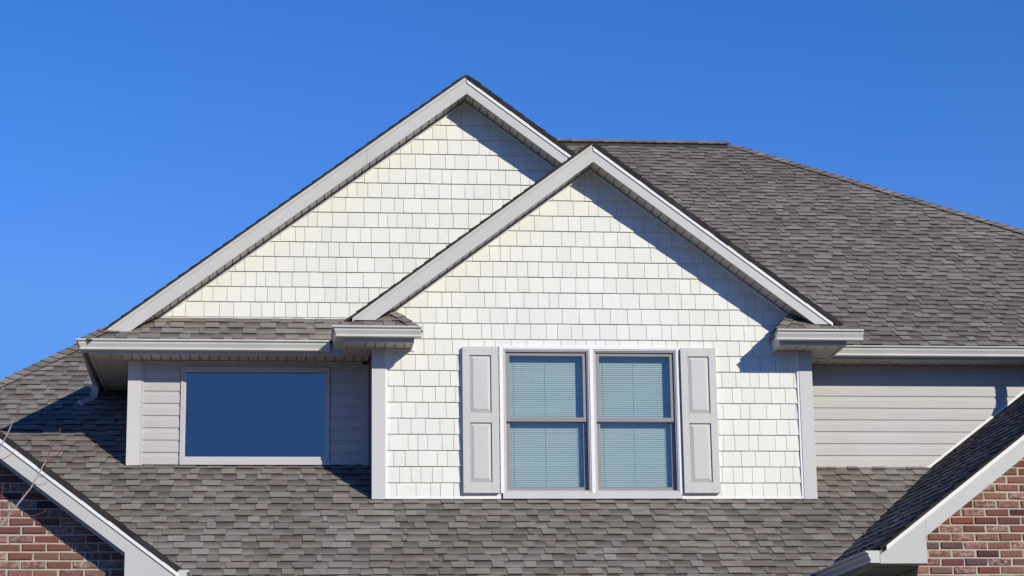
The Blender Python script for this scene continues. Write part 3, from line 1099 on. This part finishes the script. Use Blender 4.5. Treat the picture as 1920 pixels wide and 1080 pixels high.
# shutters
for x0, x1 in ((-0.503, -0.152), (1.652, 2.004)):
    z0, z1 = 4.490, 5.926
    sh = MB()
    y0, y1, yr_ = -0.062, -0.016, -0.046
    st = 0.070
    zm0, zm1 = 5.175, 5.275
    holes = [(x0 + st, x1 - st, z0 + 0.105, zm0), (x0 + st, x1 - st, zm1, z1 - 0.085)]
    for (a0, a1, c0, c1) in ((x0, x0 + st, z0, z1), (x1 - st, x1, z0, z1), (x0 + st, x1 - st, z0, z0 + .105), (x0 + st, x1 - st, zm0, zm1), (x0 + st, x1 - st, z1 - .085, z1)):
        sh.box(a0, a1, y0, y1, c0, c1)
    so = sh.build('shutter', MAT['shutter'], house, 'light grey raised-panel shutter', bevel=0.002)
    b = MB(); b.box(x0 + st - .001, x1 - st + .001, -0.040, -0.018, z0 + .1, z1 - .08); b.build('shutter_back', MAT['shutter'], so)
    for h in holes:
        b = MB()
        gp, bv = 0.006, 0.030
        o = [(h[0] + gp, h[2] + gp), (h[1] - gp, h[2] + gp), (h[1] - gp, h[3] - gp), (h[0] + gp, h[3] - gp)]
        i = [(h[0] + gp + bv, h[2] + gp + bv), (h[1] - gp - bv, h[2] + gp + bv), (h[1] - gp - bv, h[3] - gp - bv), (h[0] + gp + bv, h[3] - gp - bv)]
        vs = [(u, -0.0405, v) for u, v in o] + [(u, -0.044, v) for u, v in o] + [(u, -0.0585, v) for u, v in i]
        fs = [(8, 9, 10, 11)] + [(k + j, k + (j + 1) % 4, k + 4 + (j + 1) % 4, k + 4 + j) for k in (0, 4) for j in range(4)]
        b.add(vs, fs)
        b.build('raised_panel', MAT['shutter'], so)
    sm = bpy.data.meshes.get('screw')
    if sm is None:
        b = MB()
        n = 8
        b.hexa([(0.006 * cos(2 * math.pi * k / n), 0, -0.006 * sin(2 * math.pi * k / n)) for k in range(n)], [(0.004 * cos(2 * math.pi * k / n), -0.003, -0.004 * sin(2 * math.pi * k / n)) for k in range(n)])
        sm = b.mesh('screw', MAT['screw'])
    for xx in (x0 + 0.018, x1 - 0.018):
        for zz in (z0 + 0.06, 5.225, z1 - 0.045):
            link('screw', sm, so, Matrix.Translation((xx, y0 - .0005, zz)))

# ================================================================= brick gables
BRICKS = []
BY = -3.0


def brick_wall(x0, x1, ax, top, label):
    """top(x): height of the soffit line, with its apex at ax; the region is convex"""
    b = MB()
    reg = [(x0, 0.0), (x1, 0.0), (x1, top(x1)), (ax, top(ax)), (x0, top(x0))]
    b.xz(reg, BY, BY + 0.1)
    o = b.build('brick_wall', MAT['mortar'], house, label)
    F = fr((0, BY, 0), (1, 0, 0), (0, 0, 1))
    ch, L = 0.0695, 0.2045
    k = 0
    while k * ch < top(ax):
        a = k * ch + 0.008
        x = x0 - (0.5 if k % 2 else 0.0) * L
        while x < x1:
            jl = random.uniform(-0.004, 0.004)
            full = rect(x + 0.009, x + L - 0.009 + jl, a, a + 0.0545)
            p = clip(full, reg)
            if len(p) > 2 and area(p) > 0.0012 and a > 0.0:
                loc = [(q[0] - x, q[1] - a) for q in p]
                cut = abs(area(p) - area(full)) > 1e-6
                vr = random.randrange(10)
                h = 0.010 + random.uniform(-0.003, 0.003)
                vs, fs = pillow(loc, h, 0.007, jit=0.0035)
                key = None if cut else ('brick', vr)
                G = F @ Matrix.Translation((x, a, random.uniform(-0.001, 0.001)))
                BRICKS.append(piece(loc, G, o, vs, fs, key))
            x += L
        k += 1
    return o


# left brick gable: its right slope falls towards the lower roof
LGx, LGz = -6.45, 4.540 + M * (6.45 - 4.477)
RGx, RGz = 6.0, 4.808 + 0.75 * (6.0 - 4.278)
FYB = BY - 0.25
tl = lambda x: LGz - 0.19 - M * abs(x - LGx)
tr_ = lambda x: RGz - 0.19 - M * abs(RGx - x)
brick_wall(-9.43, -3.47, LGx, tl, 'brick gable wall behind the bare twigs')
brick_wall(3.06, 8.94, RGx, tr_, 'brick gable wall by the dark roof slope')
emit(BRICKS, 'brick', 'brick_field', MAT['brick'], 300, 25)

# left gable roof
gl = roof_slab(house, LGx, LGz, 1, FYB + 0.03, 2.2, 3.42, 0.03)
gl.name = 'gable_roof'
gl['label'] = 'roof edge of the brick gable behind the bare twigs'
roof_slab(gl, LGx, LGz, -1, FYB + 0.03, 2.2, 3.42, 0.03)
d1 = 3.385
xe, ze = LGx + d1, LGz - M * d1
vx = -3.472
poly = [(-6.45, LGz - 0.078), (-6.45, LGz - 0.203), (vx, LGz - 0.203 - M * (vx - LGx)), (vx, 3.335), (xe - .01, 3.335), (xe - .01, LGz - 0.078 - M * (xe - .01 - LGx))]
# concave outline: board plus end box
p1 = [poly[0], poly[1], (vx, poly[2][1]), (vx, LGz - 0.078 - M * (vx - LGx))]
p2 = [(vx, poly[2][1] - .001), (vx, 3.335), (xe - .012, 3.335), (xe - .012, LGz - 0.078 - M * (xe - .012 - LGx)), (vx + .0005, LGz - 0.078 - M * (vx - LGx))]
shingle_roof(gl, (xe + .03, FYB + .02, ze - .03 * M - .018), (0, 1, 0), (-1, 0, M), [(0.0, 0.0), (4.6, 0.0), (4.6, 4.2), (0.0, 4.2)])
rake(gl, LGx, LGz, 1, FYB, BY - 0.003, d1 + 0.03, ze - 0.08, poly=p1, thick=0.044, dstart=0.9, dsoff=3.0)
b = MB(); b.xz(p2, FYB + 0.0005, BY - .004); b.build('eave_box', MAT['fascia'], gl, bevel=0.002)
rake(gl, LGx, LGz, -1, FYB, BY - 0.003, d1, ze - 0.08, thick=0.020, dsoff=3.0)
gutter([(xe - .01, FYB, 1, 0), (xe - .01, -1.4, 1, 0)], ze - 0.135, 'gutter end at the eave of the brick gable behind the twigs', (True, False))
b = MB(); b.box(vx + .03, xe - .012, BY, -1.3, 3.32, 3.335); b.build('soffit', MAT['soffit'], gl)
b = MB(); b.box(xe - .03, xe - .0105, BY - .003, -1.3, 3.336, ze - .03); b.build('fascia_board', MAT['fascia'], gl)

# right gable roof with its shaded slope towards the camera
b = MB()
xe2 = 2.675
ze2 = RGz - M * (RGx - xe2)
dR = RGx - xe2
gr_ = roof_slab(house, RGx, RGz, -1, FYB + 0.03, 2.2, dR + 0.02, 0.022)
gr_.name = 'gable_roof'
gr_['label'] = 'shaded roof slope of the brick gable at the end of the siding wall'
roof_slab(gr_, RGx, RGz, 1, FYB + 0.03, 2.2, 3.4, 0.03)
vx2 = 3.078
p1 = [(RGx, RGz - 0.054), (RGx, RGz - 0.203), (vx2, RGz - 0.203 - M * (RGx - vx2)), (vx2, RGz - 0.054 - M * (RGx - vx2))]
p2 = [(vx2, p1[2][1] - .001), (vx2, 3.475), (xe2 + .004, 3.475), (xe2 + .004, RGz - 0.054 - M * (RGx - xe2 - .004)), (vx2 - .0005, p1[3][1])]
rake(gr_, RGx, RGz, -1, FYB, BY - 0.003, dR - .06, ze2 - 0.06, poly=p1, thick=0.020, dsoff=2.95, drip='white')
b = MB(); b.xz(p2, FYB + 0.0005, BY - .004); b.build('eave_box', MAT['fascia'], gr_, bevel=0.002)
cs = 1 / sqrt(1 + M * M)
# courses run along Y on this slope; u = -Y so that the frame's normal points up
shingle_roof(gr_, (xe2 - .03, 0.9, ze2 - .03 * M - .018), (0, -1, 0), (1, 0, M), [(0.0, 0.0), (0.9 - FYB - .02, 0.0), (0.9 - FYB - .02, 3.9), (0.0, 3.9)],
             seen=lambda p: p.x < 5.9)
rake(gr_, RGx, RGz, 1, FYB, BY - 0.003, dR, ze2 - 0.06, thick=0.044, dsoff=2.95)
gutter([(xe2, FYB, -1, 0), (xe2, -1.2, -1, 0)], ze2 - 0.118, 'gutter in shade under the brick gable roof slope', (True, False))
b = MB(); b.box(xe2, vx2 - .03, BY, -1.0, 3.46, 3.475); b.build('soffit', MAT['soffit'], gr_)
b = MB(); b.box(xe2 + .001, xe2 + .02, BY - .003, -1.0, 3.476, ze2 - .03); b.build('fascia_board', MAT['fascia'], gr_)
b = MB(); b.box(3.06, 3.15, BY + .101, -1.2, 0, 3.459); b.build('cheek_wall', MAT['mortar'], house, 'return wall of the brick gable')
b = MB(); b.box(-3.56, -3.47, BY + .101, -1.2, 0, 3.319); b.build('cheek_wall', MAT['mortar'], house, 'return wall of the other brick gable')
b = MB(); b.box(-3.469, 3.059, -2.3, -2.2, 0, 2.75); b.build('porch_wall', MAT['mortar'], house, 'wall under the lower roof')

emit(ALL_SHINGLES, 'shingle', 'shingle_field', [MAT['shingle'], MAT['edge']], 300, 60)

# ================================================================= bare young tree
def bark_mat(name, a, b_):
    m, t, p = new_mat(name, 0.7, 0.3)
    n = noise(t, 60, (1, 1, 0.3), 4, 0.7)
    r = ramp(t, n.outputs['Fac'], [(0.35, a), (0.65, b_)])
    t.links.new(r.outputs[0], p.inputs['Base Color'])
    return m


BARK = bark_mat('grey bark', (0.22, 0.19, 0.18), (0.48, 0.44, 0.42))
TWIG = bark_mat('red twig bark', (0.15, 0.035, 0.032), (0.30, 0.08, 0.072))


def tube(b, pts, r0, r1, n=6):
    pts = [Vector(p) for p in pts]
    rings = []
    for i, p in enumerate(pts):
        t = (pts[min(i + 1, len(pts) - 1)] - pts[max(i - 1, 0)]).normalized()
        a = t.cross(Vector((0.3, 1, 0.1))).normalized()
        c = t.cross(a)
        r = r0 + (r1 - r0) * i / (len(pts) - 1)
        rings.append([tuple(p + (a * cos(2 * math.pi * k / n) + c * sin(2 * math.pi * k / n)) * r) for k in range(n)])
    k0 = len(b.v)
    for r in rings:
        b.v += r
    for i in range(len(rings) - 1):
        b.f += [(k0 + i * n + k, k0 + i * n + (k + 1) % n, k0 + (i + 1) * n + (k + 1) % n, k0 + (i + 1) * n + k) for k in range(n)]
    b.f += [tuple(k0 + k for k in range(n))[::-1], tuple(k0 + (len(rings) - 1) * n + k for k in range(n))]


TY = -5.2
tree = bpy.data.objects.new('bare_tree', None)
COL.objects.link(tree)
tree.location = (-5.35, TY, 0)
tree['label'] = 'leafless young tree with thin red twigs in front of the brick gable'
tree['category'] = 'tree'
rel = lambda x, z, dy=0: (x + 5.35, dy, z)
b = MB(); tube(b, [rel(-5.35, 0), rel(-5.33, 0.9, .02), rel(-5.36, 1.8), rel(-5.32, 2.6, .02)], 0.045, 0.026, 10)
b.build('trunk', BARK, tree)
TREE_LIMBS = [  # x, z paths of the limbs and, after them, their side twigs
    ([(-5.33, 2.3), (-5.0, 2.75), (-4.62, 3.10), (-4.31, 3.43), (-4.15, 3.63), (-4.00, 3.83), (-3.90, 4.03)], 0.014, 0.0065,
     [([(-3.90, 4.03), (-3.855, 4.15), (-3.815, 4.24)], 0.005), ([(-3.90, 4.02), (-3.85, 4.05), (-3.815, 4.075)], 0.004), ([(-3.83, 4.06), (-3.795, 4.10), (-3.77, 4.15)], 0.003),
      ([(-4.15, 3.64), (-4.06, 3.625), (-3.97, 3.635), (-3.90, 3.66)], 0.0045), ([(-4.19, 3.60), (-4.20, 3.72), (-4.195, 3.85)], 0.004),
      ([(-4.36, 3.38), (-4.28, 3.375), (-4.19, 3.395), (-4.14, 3.43)], 0.004), ([(-3.955, 3.91), (-3.92, 3.915), (-3.90, 3.94)], 0.0028), ([(-3.985, 3.86), (-3.93, 3.85), (-3.90, 3.86)], 0.003), ([(-3.95, 3.92), (-3.965, 3.955)], 0.0028)]),
    ([(-5.32, 2.5), (-5.0, 3.05), (-4.68, 3.50), (-4.42, 3.80), (-4.27, 4.03), (-4.18, 4.22), (-4.13, 4.34)], 0.012, 0.005,
     [([(-4.13, 4.34), (-4.09, 4.45), (-4.065, 4.535)], 0.004), ([(-4.27, 4.03), (-4.20, 4.04), (-4.145, 4.07), (-4.105, 4.13)], 0.004), ([(-4.30, 3.99), (-4.33, 4.05), (-4.35, 4.09)], 0.003),
      ([(-4.145, 4.31), (-4.125, 4.315), (-4.115, 4.33)], 0.0028), ([(-4.39, 3.84), (-4.35, 3.835), (-4.33, 3.845)], 0.003), ([(-4.44, 3.78), (-4.47, 3.83), (-4.475, 3.86)], 0.003)]),
    ([(-5.32, 2.55), (-5.25, 3.3), (-5.1, 4.0), (-4.75, 4.28), (-4.52, 4.50)], 0.012, 0.004,
     [([(-4.55, 4.47), (-4.51, 4.49), (-4.47, 4.56)], 0.003)]),
    ([(-5.34, 2.6), (-5.6, 3.4), (-5.75, 4.1), (-5.8, 4.7)], 0.013, 0.004, [([(-5.7, 3.85), (-5.6, 4.2), (-5.55, 4.5)], 0.004)]),
]
for path, r0, r1, twigs in TREE_LIMBS:
    b = MB()
    tube(b, [rel(x, z, random.uniform(-.03, .03)) for x, z in path], r0 * 0.75, r1 * 0.72, 8)
    br = b.build('branch', BARK, tree)
    for tp, r in twigs:
        b = MB()
        tube(b, [rel(x, z, random.uniform(-.01, .01)) for x, z in tp], r * 0.85, r * 0.4, 6)
        x, z = tp[-1]
        tube(b, [rel(x, z), rel(x + .004, z + .012), rel(x + .006, z + .022)], r * 0.8, r * 0.3, 5)
        b.build('twig', TWIG, br)
